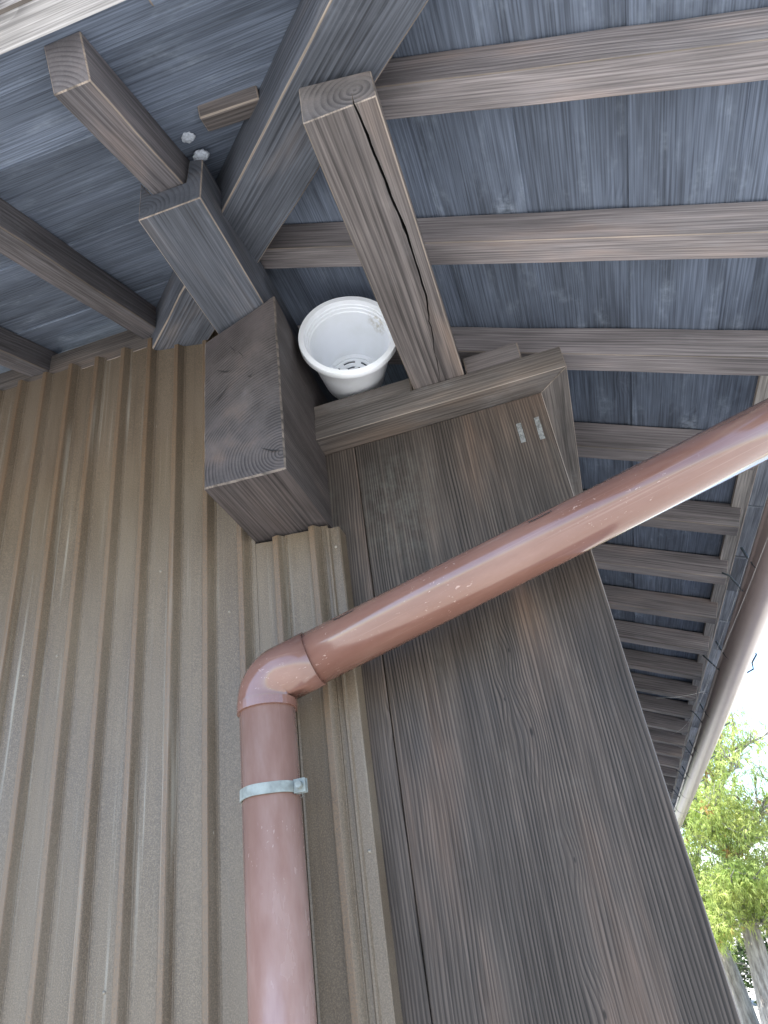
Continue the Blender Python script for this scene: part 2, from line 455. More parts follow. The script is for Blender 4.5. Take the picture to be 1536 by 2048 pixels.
# ------------------------------------------------------------------ roof geometry
T = 0.443                                  # roof pitch (rise / run)
DRB, DRS = 0.9325, 1.0                     # side slope: z + T x = d  (rafter bottom / soffit)
DLB, DLS = 0.765, 0.835                    # front slope: z - T y = d
Y_FRONT, X_EAVE, Y_END, X_END = 0.285, 0.455, 9.0, -3.2
HIPC = 0.392                               # hip rafter runs along x + y = HIPC
sl = sqrt(1 + T * T)

side = empty('side_eave', (0.1, 1.0, 0.95), 'deep side eave with dark soffit boards and rafters running out towards the gutter', 'eave')
front = empty('front_eave', (-0.6, 0.6, 1.1), 'front eave over the metal wall with boards running along the wall and three rafters', 'eave')

# side slope rafters (run down towards +x)
ry = [0.524, 0.781, 1.039, 1.335, 1.627, 1.916, 2.214, 2.515]
while ry[-1] < Y_END - 0.5: ry.append(ry[-1] + 0.298 + random.uniform(-0.004, 0.004))
u = Vector((1, 0, -T)).normalized()
wmesh = None
for i, y in enumerate(ry):
    w = 0.046
    xs = max(-0.55, HIPC - y - w + 0.055) if y < 0.95 else -0.55
    M = frame((xs, y + w / 2, DRB - T * xs), u, (0, 1, 0))
    L = (0.449 - xs) * sl
    me = timber_mesh('rafter', 0, L, -w / 2, w / 2, 0, 0.0640 * 1 / sl + 0.0005, RAFT, 0.0013, 10 if i < 4 else 1, 0.0012 if i < 4 else 0, seed=i)
    link('rafter', me, side, M)

# side slope soffit boards, grain along y, lapped
seams = [-0.56, -0.43, -0.29, -0.15, -0.012, 0.121, 0.257, 0.385, 0.458]
v = Vector((-1, 0, T)).normalized()
for i, (a, b) in enumerate(zip(seams, seams[1:])):
    # local X = +y, local Y = up-slope (-x)
    xm = (a + b) / 2
    lift = 0.0035 * (i % 2)
    M = frame((xm, 0, DRS - T * xm + lift), (0, 1, 0), v)
    hw = (b - a) / 2 * sl + (0.004 if i % 2 else -0.0001)
    y0 = max(HIPC - b - 0.02, Y_FRONT) ; y1 = Y_END
    y0 = max(y0, Y_FRONT)
    me = timber_mesh('soffit_board', y0, y1, -hw, hw, 0.0, 0.014, [W_SOFF, W_SOFF], 0.0008, 1)
    link('soffit_board', me, side, M)
# grey strip along the eave edge past the rafter ends, and the boards beyond it
M = frame((0.47, 0, DRS - T * 0.47 - 0.012), (0, 1, 0), v)
link('eave_strip', timber_mesh('eave_strip', Y_FRONT, Y_END, -0.013, 0.022, 0, 0.020, [W_STRIP, W_EDGE], 0.002, 20, 0.0012), side, M)
x0 = Y_FRONT; k = 0
while x0 < Y_END:
    L = random.uniform(0.22, 0.36)
    M = frame((0.505, x0, DRS - T * 0.505 + random.uniform(0.0, 0.006)), (0, 1, 0), v)
    link('roof_board', timber_mesh('roof_board', 0, L - 0.006, -0.028, 0.028, 0, 0.016, [W_PALE, W_PALE], 0.0015), side, M)
    x0 += L; k += 1
# roof covering above (keeps the daylight out)
def slab(name, pts, th, mat, parent):
    n = len(pts)
    V = [Vector(p) for p in pts] + [Vector(p) + Vector((0, 0, th)) for p in pts]
    F = [tuple(range(n))[::-1], tuple(range(n, 2 * n))] + [(i, (i + 1) % n, n + (i + 1) % n, n + i) for i in range(n)]
    return link(name, mesh(name, V, F, mat), parent)
zr = lambda x: DRS - T * x + 0.024
zl = lambda y: DLS + T * y + 0.024
xt = -2.6; yt = HIPC - xt
slab('roof_covering', [(HIPC - Y_FRONT + .005, Y_FRONT - .03, zr(HIPC - Y_FRONT)), (0.545, Y_FRONT - .03, zr(0.545)), (0.545, Y_END + .4, zr(0.545)), (xt, Y_END + .4, zr(xt)), (xt, yt, zr(xt))], 0.07, M_ROOF, side)
slab('roof_covering', [(HIPC - Y_FRONT, Y_FRONT - .03, zl(Y_FRONT - .03)), (xt, yt, zl(yt)), (X_END - 1.5, yt, zl(yt)), (X_END - 1.5, Y_FRONT - .03, zl(Y_FRONT - .03))], 0.07, M_ROOF, front)
# barge board closing the side slope at the front
M = frame((0.10, Y_FRONT - 0.012, DRS - T * 0.10 - 0.01), u, (0, 1, 0))
link('barge_board', timber_mesh('barge_board', 0, 0.46, -0.012, 0.010, -0.03, 0.095, CAPM, 0.002), side, M)

# front slope rafters (run down towards the front, -y)
u2 = Vector((0, -1, -T)).normalized()
def front_rafter(xa, xb, ya, yb, d, thick):
    M = frame(((xa + xb) / 2, yb, d + T * yb), u2, (1, 0, 0))
    w = (xb - xa) / 2
    me = timber_mesh('rafter', 0, (yb - ya) * sl, -w, w, 0, thick / sl, [W_RAFT2, W_EDGE], 0.0016, 8, 0.0014, seed=xa)
    # end cut plumb
    link('rafter', me, front, M)
front_rafter(-0.407, -0.357, 0.383, 0.76, 0.760, DLS - 0.760)
for xa in (-0.690, -0.972, -1.25, -1.53, -1.81, -2.09, -2.37, -2.65):
    front_rafter(xa, xa + 0.049, 0.35, 1.06, 0.772, DLS - 0.772)
# front slope soffit boards, grain along x
fs = [0.30, 0.395, 0.50, 0.60, 0.697, 0.79, 0.897, 1.0, 1.12]
v2 = Vector((0, 1, T)).normalized()
for i, (a, b) in enumerate(zip(fs, fs[1:])):
    ym = (a + b) / 2
    M = frame((0, ym, DLS + T * ym + 0.004 * (i % 2)), (1, 0, 0), v2)
    hw = (b - a) / 2 * sl + (0.004 if i % 2 else -0.0001)
    link('soffit_board', timber_mesh('soffit_board', X_END, HIPC - a + 0.01, -hw, hw, 0, 0.014, [W_SOFF, W_SOFF], 0.0015), front, M)
# eave batten: lit stretch painted as a pale length, then a darker one towards the hip; drip edge beyond
M = frame((0, 0.318, DLS + T * 0.318 - 0.018), (1, 0, 0), v2)
link('eave_batten', timber_mesh('eave_batten', X_END, -0.262, -0.026, 0.024, 0, 0.03, [W_LIGHT, W_EDGE], 0.003, 16, 0.0015), front, M)
M = frame((0, 0.318, DLS + T * 0.318 - 0.017), (1, 0, 0), v2)
link('eave_batten', timber_mesh('eave_batten', -0.260, 0.10, -0.026, 0.046, 0, 0.03, [W_SOFF, W_EDGE], 0.003, 8, 0.001), front, M)
M = frame((0, 0.262, DLS + T * 0.262 - 0.004), (1, 0, 0), v2)
link('drip_edge', timber_mesh('drip_edge', X_END, 0.12, -0.03, 0.03, 0, 0.025, [M_DRIP, M_DRIP], 0.003), front, M)
# small offcut nailed under the boards beside the hip
M = frame((-0.255, 0.545, DLS + T * 0.545 - 0.022), (1, 0.05, 0), v2)
link('blocking', timber_mesh('blocking', -0.04, 0.05, -0.016, 0.018, 0, 0.024, BEAM, 0.002), front, M)

# hip rafter
DH = 0.80
hd = Vector((1, -1, -T)).normalized()
hs = Vector((1, 1, 0)).normalized()
yA = 1.10; xA = HIPC + 0.004 - yA
M = frame((xA, yA, DH - (T / 2) * (xA - yA)), hd, hs)
Lh = (yA - (Y_FRONT + 0.0)) * sqrt(2 + T * T)
hip = link('hip_rafter', timber_mesh('hip_rafter', 0, Lh, -0.047, 0.047, -0.0, 0.105, BLUE, 0.0024, 14, 0.0014, seed=3), None, M)
# make local z point up
if (M.to_3x3() @ Vector((0, 0, 1))).z < 0:
    for vv in hip.data.vertices: vv.co.z *= -1
    hip.data.flip_normals()
tag(hip, 'broad diagonal hip rafter crossing from the metal wall top out to the eave corner', 'rafter')

# ------------------------------------------------------------------ heavy beams
# big dark beam end with sloping top, pokes out of the wall
def big_beam():
    pith = Vector((-0.322, 0.9, 0.668))
    M = frame(pith, (0, 1, 0), (-1, 0, 0)); Mi = M.inverted()
    bl = Vector((-0.445, 0.821, 0.640)); br = Vector((-0.3195, 0.827, 0.6395))
    tl = Vector((-0.4525, 0.838, 0.9575)); tr = Vector((-0.308, 0.802, 0.9715))
    nu, nv = 8, 16
    V, F, I = [], [], []
    grid = {}
    for j in range(nv + 1):
        for i in range(nu + 1):
            s, t = i / nu, j / nv
            p = bl.lerp(br, s).lerp(tl.lerp(tr, s), t)
            n = noise.noise(p * 20)
            p = p + Vector((0, 0.0012 * n, 0))
            grid[i, j] = len(V); V.append(p)
    for j in range(nv):
        for i in range(nu):
            F.append((grid[i, j], grid[i + 1, j], grid[i + 1, j + 1], grid[i, j + 1])); I.append(0)
    # perimeter -> chamfer ring -> extrude back
    per = [(i, 0) for i in range(nu)] + [(nu, j) for j in range(nv)] + [(i, nv) for i in range(nu, 0, -1)] + [(0, j) for j in range(nv, 0, -1)]
    c = (bl + br + tl + tr) / 4
    n = len(per)
    def ring(y, grow, square):
        st = len(V)
        for k, (i, j) in enumerate(per):
            p = V[grid[i, j]].copy()
            dx = (-1 if i == 0 else 1 if i == nu else 0); dz = (-1 if j == 0 else 1 if j == nv else 0)
            w = 1 + 0.5 * noise.noise(p * 40)
            q = Vector((p.x + dx * grow * w, p.y + 0.0025 if y is None else y, p.z + dz * grow * w))
            if square:
                s, t = i / nu, j / nv
                q.x = -0.4475 + s * 0.130; q.z = 0.6375 + t * (0.333)
                q += Vector((noise.noise(q * 30) * 0.0006, 0, noise.noise(q * 31) * 0.0006))
            V.append(q)
        return st
    r0 = [grid[q] for q in per]
    r1 = ring(None, 0.0025, False)
    r2 = ring(1.02, 0.002, True)
    r3 = ring(1.30, 0.002, True)
    def strip(a, b, m):
        for k in range(n):
            k2 = (k + 1) % n
            F.append((a[k2], a[k], b[k], b[k2])); I.append(m)
    R1 = [r1 + k for k in range(n)]; R2 = [r2 + k for k in range(n)]; R3 = [r3 + k for k in range(n)]
    strip(r0, R1, 1); strip(R1, R2, 0); strip(R2, R3, 0)
    F.append(tuple(R3)); I.append(0)
    me = mesh('beam', [Mi @ p for p in V], F, BIG, I)
    bm = bmesh.new(); bm.from_mesh(me); bmesh.ops.recalc_face_normals(bm, faces=bm.faces); bm.to_mesh(me); bm.free()
    o = link('timber_beam', me, None, M)
    def onface(sx, sz):
        return bl.lerp(br, sx).lerp(tl.lerp(tr, sx), sz) - Vector((0, 0.0022, 0))
    for cr in (((0.36, 0.86), (0.42, 0.81), (0.45, 0.77)), ((0.48, 0.78), (0.53, 0.74), (0.56, 0.71)), ((0.18, 0.73), (0.28, 0.69), (0.36, 0.68)), ((0.12, 0.50), (0.24, 0.545), (0.38, 0.60)), ((0.74, 0.13), (0.86, 0.10), (0.97, 0.09)), ((0.60, 0.585), (0.63, 0.575), (0.66, 0.585))):
        P = []
        for q in range(len(cr) - 1):
            for f in (0, 0.34, 0.67): P.append((cr[q][0] + (cr[q + 1][0] - cr[q][0]) * f + random.uniform(-.008, .008), cr[q][1] + (cr[q + 1][1] - cr[q][1]) * f))
        P.append(cr[-1])
        VV, FF = [], []
        for q, (sx, sz) in enumerate(P):
            w = 0.0011 * sin(pi * (q + 0.3) / (len(P) - 0.4)) + 0.0001
            VV += [onface(sx, sz) + Vector((0, 0, w)), onface(sx, sz) - Vector((0, 0, w))]
        for q in range(len(P) - 1): FF.append((2 * q, 2 * q + 1, 2 * q + 3, 2 * q + 2))
        link('drying_crack', mesh('drying_crack', VV, FF, M_DARK), o)
    tag(o, 'thick dark beam end with ringed end grain, jutting from the wall beside the white pot', 'beam')
big_beam()

def prism_y(name, prof, y0, y1, pith, mats, segs=12, ch=0.0015, jit=0.0008):
    """profile (x,z) polygon extruded along +y with worn arrises"""
    M = frame((pith[0], (y0 + y1) / 2, pith[1]), (0, 1, 0), (-1, 0, 0)); Mi = M.inverted()
    bm = bmesh.new()
    ys = [y0 + (y1 - y0) * (k / segs) ** 1.5 for k in range(segs + 1)]
    rings = [[bm.verts.new(Mi @ Vector((x, y, z))) for x, z in prof] for y in ys]
    n = len(prof)
    for a, b in zip(rings, rings[1:]):
        for i in range(n):
            bm.faces.new((a[i], a[(i + 1) % n], b[(i + 1) % n], b[i]))
    bm.faces.new(rings[0][::-1]); bm.faces.new(rings[-1])
    bmesh.ops.recalc_face_normals(bm, faces=bm.faces)
    sharp = [e for e in bm.edges if len(e.link_faces) == 2 and e.calc_face_angle(0) > 0.6 and e.is_convex]
    bmesh.ops.bevel(bm, geom=sharp, offset=ch, segments=1, profile=0.5, affect='EDGES', material=1)
    for v in bm.verts:
        q = noise.noise_vector(v.co * 12) * jit
        v.co += Vector((0, q.y, q.z))
    me = bpy.data.meshes.new(name); bm.to_mesh(me); bm.free()
    for m in mats: me.materials.append(m)
    return link(name, me, None, M)
o = prism_y('wall_plate', [(-0.430, 0.9735), (-0.3285, 0.9735), (-0.3245, 1.066), (-0.347, 1.074), (-0.3525, 1.0225), (-0.410, 1.0235), (-0.430, 1.063)], 0.594, 8.9, (-0.424, 0.992), BLUE, 22)
tag(o, 'square timber with notched ringed end carrying a short rafter, resting on the thick dark beam', 'beam')

# purlin with a long drying crack in its underside
def purlin():
    x0, x1, z0 = -0.130, -0.039, 0.8455
    zt0, zt1 = 0.922, 0.901
    pith = (-0.062, 0.872)
    M = frame((pith[0], 2.0, pith[1]), (0, 1, 0), (-1, 0, 0)); Mi = M.inverted()
    ys = [0.4760 + 0.52 * k / 40 for k in range(41)] + [1.2, 2.0, 4.0, 8.9]
    crack = [(0.476, -0.066, 0.003), (0.52, -0.063, 0.0048), (0.60, -0.060, 0.0045), (0.66, -0.056, 0.0055), (0.72, -0.0565, 0.0035), (0.78, -0.0575, 0.0040), (0.85, -0.066, 0.0024), (0.92, -0.0745, 0.0016), (1.0, -0.082, 0.0008), (9, -0.08, 0.0003)]
    def ck(y):
        for (a, xa, wa), (b, xb, wb) in zip(crack, crack[1:]):
            if a <= y <= b:
                f = (y - a) / (b - a); f = f * f * (3 - 2 * f)
                return xa + (xb - xa) * f + 0.0014 * noise.noise((y * 60, 0, 3)) * (1 if y < 1 else 0), (wa + (wb - wa) * f) * (1 + 0.5 * noise.noise((y * 80, 5, 0)))
        return -0.08, 0.0003
    V, F, I = [], [], []
    c = 0.0016
    n = None
    for k, y in enumerate(ys):
        cx, w = ck(y)
        e = c if k == 0 else 0.0
        j = lambda s: 0.0007 * noise.noise((y * 14, s, 0))
        w *= 0.36; pr = [(x0 + c + j(1), z0), (cx - w, z0), (cx + w * 0.2, z0 + 0.018 + min(0.02, w * 5)), (cx + w, z0), (x1 - c + j(2), z0), (x1 + j(3), z0 + c), (x1, zt1 - c), (x1 - c, zt1), (x0 + c, zt0), (x0, zt0 - c), (x0 + j(4), z0 + c)]
        n = len(pr)
        for x, z in pr: V.append(Vector((x, y, z)))
    mt = [0, 2, 2, 0, 1, 0, 1, 0, 1, 0, 1]
    for k in range(len(ys) - 1):
        for i in range(n):
            i2 = (i + 1) % n
            F.append((k * n + i, k * n + i2, (k + 1) * n + i2, (k + 1) * n + i)); I.append(mt[i])
    # end face with a small chamfer
    st = len(V)
    cxm, czm = (x0 + x1) / 2, (z0 + zt0) / 2
    for i in range(n):
        p = V[i]
        q = Vector((cxm + (p.x - cxm) * 0.975, p.y - 0.0014, czm + (p.z - czm) * 0.972))
        V.append(q)
    for i in range(n):
        i2 = (i + 1) % n
        F.append((st + i, st + i2, i2, i)); I.append(1)
    F.append(tuple(st + i for i in range(n))); I.append(0)
    F.append(tuple((len(ys) - 1) * n + i for i in range(n))[::-1]); I.append(0)
    me = mesh('purlin', [Mi @ p for p in V], F, [W_BEAM, W_EDGE, M_DARK], I)
    bm = bmesh.new(); bm.from_mesh(me); bmesh.ops.recalc_face_normals(bm, faces=bm.faces); bm.to_mesh(me); bm.free()
    o = link('purlin', me, None, M)
    tag(o, 'cracked square purlin with ringed end, resting on the shutter box beside the white pot', 'beam')
purlin()

# ------------------------------------------------------------------ metal clad wall
wall = empty('metal_clad_wall', (-0.9, 1.0, -H), 'brown ribbed metal siding wall under the front eave', 'wall')
PITCH = 0.0645
XR = -0.459                                # right foot of one rib
def rib_profile(xa, xb):
    pts = []
    k0 = math.floor((xa - XR) / PITCH) - 1; k1 = math.ceil((xb - XR) / PITCH) + 1
    for k in range(k0, k1 + 1):
        f = XR + k * PITCH
        for dx, dy in ((-0.0205, 0.0), (-0.0195, -0.0012), (-0.0172, -0.0110), (-0.0162, -0.0120), (-0.0088, -0.0120), (-0.0078, -0.0110), (-0.0016, -0.0012), (0.0, 0.0), (0.0022, -0.0016), (0.0045, 0.0), (0.016, 0.0005), (0.028, 0.0003)):
            pts.append((f + dx, 1.0 + dy))
    out = [(xa, 1.0)] + [p for p in pts if xa + 0.0005 < p[0] < xb - 0.0005] + [(xb, 1.0)]
    return out
def sheet(xa, xb, za, zb, dy=0.0, wavy=0.0):
    pr = rib_profile(xa, xb)
    nz = max(2, int((zb - za) / 0.12))
    V, F = [], []
    for j in range(nz + 1):
        z = za + (zb - za) * j / nz
        for x, y in pr:
            zz = z + (wavy * noise.noise((x * 30, 0, 0)) if j == nz else 0)
            V.append(Vector((x + 0.0006 * noise.noise((x * 3, z * 4, 1)), y + dy + 0.0012 * noise.noise((x * 5, z * 3, 7)), zz)))
    n = len(pr)
    for j in range(nz):
        for i in range(n - 1):
            F.append((j * n + i, j * n + i + 1, (j + 1) * n + i + 1, (j + 1) * n + i))
    me = mesh('siding_sheet', V, F, M_SIDE)
    o = link('siding_sheet', me, wall)
    s = o.modifiers.new('thick', 'SOLIDIFY'); s.thickness = 0.0012; s.offset = 0
    return o
sheet(-0.4475, -0.3175, -H + 0.02, 0.632, 0.0, 0.004)
sheet(-0.8505, -0.4480, -H + 0.02, 1.196, 0.0, 0.003)
sheet(-1.50, -0.8475, -H + 0.02, 1.200, -0.0012, 0.003)
sheet(-2.25, -1.497, -H + 0.02, 1.200, 0.0, 0.003)
sheet(X_END, -2.247, -H + 0.02, 1.200, -0.0012, 0.003)
# edge trim next to the wooden panel: face, lip and return
pr = [(-0.3195, 0.9955), (-0.3175, 0.9925), (-0.3145, 0.9925), (-0.3125, 0.9965), (-0.2990, 0.9965), (-0.2970, 0.9985), (-0.2965, 1.029)]
V, F = [], []
for j in range(13):
    z = -H + 0.02 + (0.622 + H - 0.02) * j / 12
    for x, y in pr: V.append(Vector((x + 0.0004 * noise.noise((z * 5, 2, 0)), y + 0.0006 * noise.noise((z * 4, 9, 0)), z)))
for j in range(12):
    for i in range(len(pr) - 1):
        a = j * len(pr) + i
        F.append((a, a + 1, a + len(pr) + 1, a + len(pr)))
o = link('edge_trim', mesh('edge_trim', V, F, M_SIDE), wall)
s = o.modifiers.new('thick', 'SOLIDIFY'); s.thickness = 0.001
# nails
def dome(r, h, n=8):
    V = [Vector((0, -h, 0))]; F = []
    for k in range(n): V.append(Vector((r * .6 * cos(2 * pi * k / n), -h * .75, r * .6 * sin(2 * pi * k / n))))
    for k in range(n): V.append(Vector((r * cos(2 * pi * k / n), 0, r * sin(2 * pi * k / n))))
    for k in range(n):
        k2 = (k + 1) % n
        F.append((0, 1 + k2, 1 + k)); F.append((1 + k, 1 + k2, 1 + n + k2, 1 + n + k))
    return V, F
nail_me = mesh('nail', *dome(0.0026, 0.0018), M_NAIL, smooth=True)
for x, y, z in ((-0.3055, 0.9963, 0.13), (-0.3055, 0.9963, 0.585), (-0.3055, 0.9963, -0.3), (-0.885, 0.9995, 0.50), (-0.821, 0.9995, 0.52), (-0.627, 0.9995, 0.63), (-0.600, 0.9995, 0.02), (-0.433, 0.9995, 0.02), (-0.498, 0.9995, 0.52), (-0.690, 0.9995, 0.02)):
    link('nail', nail_me, wall, Matrix.Translation((x, y, z)))
# board between siding top and soffit, and the wall core behind everything
box_timber('frieze_board', (X_END, 0.999, 1.185), (-0.66, 1.022, 1.262), 'x', CAPM, wall, (-1, 1.05, 1.18))
def corebox(name, lo, hi, mat, parent=None):
    x0, y0, z0 = lo; x1, y1, z1 = hi
    V = [(x0, y0, z0), (x1, y0, z0), (x1, y1, z0), (x0, y1, z0), (x0, y0, z1), (x1, y0, z1), (x1, y1, z1), (x0, y1, z1)]
    F = [(0, 3, 2, 1), (4, 5, 6, 7), (0, 1, 5, 4), (1, 2, 6, 5), (2, 3, 7, 6), (3, 0, 4, 7)]
    return link(name, mesh(name, V, F, mat), parent)
corebox('wall_core', (X_END, 1.03, -H - 0.1), (-0.44, 1.12, 1.24), M_CORE, wall)

# side wall of the house running back
sw = empty('side_wall', (-0.38, 5.0, -H), 'dark boarded side wall of the house running back under the side eave', 'wall')
for k in range(24):
    y0 = 1.34 + k * 0.31
    if y0 + 0.31 > 8.9: break
    box_timber('wall_board', (-0.362, y0, -H), (-0.336 + 0.002 * (k % 2), y0 + 0.306, 0.972), 'z', [W_PANEL, W_EDGE], sw, (-0.42, y0 + 0.2, 0), 0.002)
corebox('wall_core', (-0.425, 1.12, -H - 0.1), (-0.364, 8.95, 0.972), M_CORE, sw)
corebox('end_wall', (X_END, 8.9, -H - 0.1), (-0.43, 8.98, 2.2), M_CORE, sw)

# ------------------------------------------------------------------ shutter box (boarded panel with mitred cap)
box = empty('shutter_box', (-0.1, 1.3, -H), 'dark wooden shutter box with wide front boards and a mitred cap, beside the metal siding', 'shutter box')
XL, XB, YP, ZC, ZT = -0.325, 0.0795, 1.030, 0.798, 0.844
Y2 = 2.9
PAN = [W_PANEL, W_PANEL]
box_timber('board', (-0.330, YP, -H + 0.05), (-0.2625, YP + 0.022, ZC - 0.001), 'z', PAN, box, (-0.20, YP + 0.09, 0), 0.0012, 20, 0.0006)
o = box_timber('board', (-0.2612, YP, -H + 0.05), (XB, YP + 0.022, ZC - 0.001), 'z', PAN, box, (-0.035, YP + 0.052, 0), 0.0015, 24, 0.0006)
o.data.materials[1] = W_EDGE
for p in o.data.polygons:
    if p.material_index == 1 and (PW[o.name] @ p.center).x < 0: p.material_index = 0
# mitred cap: front and side lengths
def cap_piece(name, pts_b, z0, z1, axis):
    n = len(pts_b)
    org = Vector((sum(p[0] for p in pts_b) / n, sum(p[1] for p in pts_b) / n, (z0 + z1) / 2))
    M = frame(org, (1, 0, 0) if axis == 'x' else (0, 1, 0), (0, 1, 0) if axis == 'x' else (-1, 0, 0)); Mi = M.inverted()
    bm = bmesh.new()
    lo = [bm.verts.new(Mi @ Vector((x, y, z0))) for x, y in pts_b]
    hi = [bm.verts.new(Mi @ Vector((x, y, z1))) for x, y in pts_b]
    bm.faces.new(lo[::-1]); bm.faces.new(hi)
    for i in range(n): bm.faces.new((lo[i], lo[(i + 1) % n], hi[(i + 1) % n], hi[i]))
    bmesh.ops.recalc_face_normals(bm, faces=bm.faces)
    bmesh.ops.bevel(bm, geom=list(bm.edges), offset=0.0010, segments=1, profile=0.5, affect='EDGES', material=1)
    me = bpy.data.meshes.new(name); bm.to_mesh(me); bm.free()
    for m in CAPM: me.materials.append(m)
    return link(name, me, box, M)
CO = 0.047
cap_piece('cap', [(-0.327, YP - CO), (XB + CO, YP - CO), (XB + 0.0005, YP + 0.0005), (XB - 0.05, YP + 0.05), (-0.327, YP + 0.05)], ZC, ZT, 'x')
cap_piece('cap', [(XB + CO + .0004, YP - CO + .001), (XB + CO + .0004, Y2), (XB - 0.05, Y2), (XB - 0.0495, YP + 0.0505), (XB + 0.001, YP + 0.001)], ZC, ZT, 'y')
box_timber('rail', (-0.330, 0.990, ZT + 0.0005), (-0.1335, 1.014, 0.881), 'x', CAPM, box, (-0.2, 1.04, 0.8))
box_timber('rail', (-0.0355, 0.990, ZT + 0.0005), (0.0625, 1.014, 0.888), 'x', [W_BEAM, W_EDGE], box, (0, 1.04, 0.8))
box_timber('top_board', (-0.33, 1.101, 0.80), (XB + 0.02, Y2, 0.842), 'y', PAN, box, (0, 1.12, 0.7))
box_timber('side_board', (XB - 0.022, YP + 0.0225, -H + 0.05), (XB - 0.001, 1.9, ZC - 0.001), 'z', PAN, box, (0, 1.5, 0))
box_timber('side_board', (XB - 0.022, 1.902, -H + 0.05), (XB - 0.001, Y2 - 0.02, ZC - 0.001), 'z', PAN, box, (0, 2.5, 0))
for x, z0, z1, s in ((0.0275, 0.706, 0.746, 0), (0.0585, 0.702, 0.748, 1)):
    V = []; F = []
    for j in range(9):
        z = z0 + (z1 - z0) * j / 8
        for xx in (-0.0042, 0.0042):
            V.append((x + xx + 0.0007 * noise.noise((z * 300, s * 7, xx * 900)), YP - 0.0012 + 0.0003 * noise.noise((z * 200, xx, 0)), z))
    for j in range(8): F.append((2 * j, 2 * j + 1, 2 * j + 3, 2 * j + 2))
    o = link('tape_scrap', mesh('tape_scrap', V, F, M_TAPE), box)
    o.modifiers.new('t', 'SOLIDIFY').thickness = 0.0006

# ------------------------------------------------------------------ downpipe
dp = empty('downpipe', (-0.40, 0.92, -H), 'reddish brown plastic downpipe with an elbow slanting up across the shutter box', 'downpipe')
RP = 0.038
A0 = Vector((-0.4000, 0.920, -H + 0.03)); A1 = Vector((-0.4045, 0.920, 0.352))
E1 = Vector((0.485, 0.956, 0.600))
# the slanting run starts at the mitre point
MP = Vector((-0.4048, 0.920, 0.357))
dv = (MP - A0).normalized(); dd = (E1 - MP).normalized()
def pipe_run(name, p, q, r, n=40, seg=2, mt=None):
    V, F = tube([p.lerp(q, k / seg) for k in range(seg + 1)], r, n, True)
    M = frame(p, (q - p), (0, 1, 0)); Mi = M.inverted()
    me = mesh(name, [Mi @ x for x in V], F, mt or M_PIPE, smooth=True)
    for pol in me.polygons:
        if len(pol.vertices) > 4: pol.use_smooth = False
    return link(name, me, dp, M)
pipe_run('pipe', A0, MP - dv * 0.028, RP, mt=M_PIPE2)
run2 = pipe_run('pipe', MP + dd * 0.068, E1, RP)
# elbow: rounded outside, creased inside
def elbow(P, d0, d1, la, lb, r, name='elbow'):
    d0 = d0.normalized(); d1 = d1.normalized()
    nrm = d0.cross(d1).normalized()
    rings = []
    s_out0 = nrm.cross(d0).normalized()      # points to the inside of the bend
    ang = d0.angle(d1)
    steps = 14
    n = 40
    rings = []
    def ring(c, d, rr, inner_clip=None):
        s = nrm.cross(d).normalized()
        return [c + s * (rr * cos(2 * pi * k / n)) + nrm * (rr * sin(2 * pi * k / n)) for k in range(n)]
    rr = r + 0.0022
    rings.append(ring(P - d0 * la, d0, rr - 0.002))
    rings.append(ring(P - d0 * la, d0, rr))
    # sweep: centre of rotation on the inside of the bend, at distance ~r
    rad = r * 0.97
    tt = rad * math.tan(ang / 2)
    C0 = P - d0 * tt + nrm.cross(d0).normalized() * rad
    for k in range(steps + 1):
        q = Matrix.Rotation(ang * k / steps, 4, nrm)
        d = q @ d0
        c = C0 - nrm.cross(d).normalized() * rad
        rings.append(ring(c, d, rr))
    rings.append(ring(P + d1 * lb, d1, rr))
    rings.append(ring(P + d1 * lb, d1, rr - 0.002))
    V = [p for rg in rings for p in rg]; F = []
    for i in range(len(rings) - 1):
        for k in range(n):
            k2 = (k + 1) % n
            F.append((i * n + k, i * n + k2, (i + 1) * n + k2, (i + 1) * n + k))
    F.append(tuple(range(n))[::-1]); F.append(tuple((len(rings) - 1) * n + k for k in range(n)))
    me = mesh(name, V, F, M_PIPE, smooth=True)
    for pol in me.polygons:
        if len(pol.vertices) > 4: pol.use_smooth = False
    bm = bmesh.new(); bm.from_mesh(me); bmesh.ops.recalc_face_normals(bm, faces=bm.faces); bm.to_mesh(me); bm.free()
    return link(name, me, dp)
elbow(MP, dv, dd, 0.034, 0.075, RP)
# collar line where the vertical pipe enters the elbow
V, F = tube([MP - dv * 0.042, MP - dv * 0.030], RP + 0.0032, 40, True)
o = link('collar', mesh('collar', V, F, M_PIPE, smooth=False), dp)
# upper elbow to the gutter outlet (past the picture edge)
E2 = Vector((0.520, 0.957, 0.612)); 
pipe_run('pipe', E1, E2, RP)
elbow(E2, dd, Vector((0, 0, 1)), 0.04, 0.05, RP)
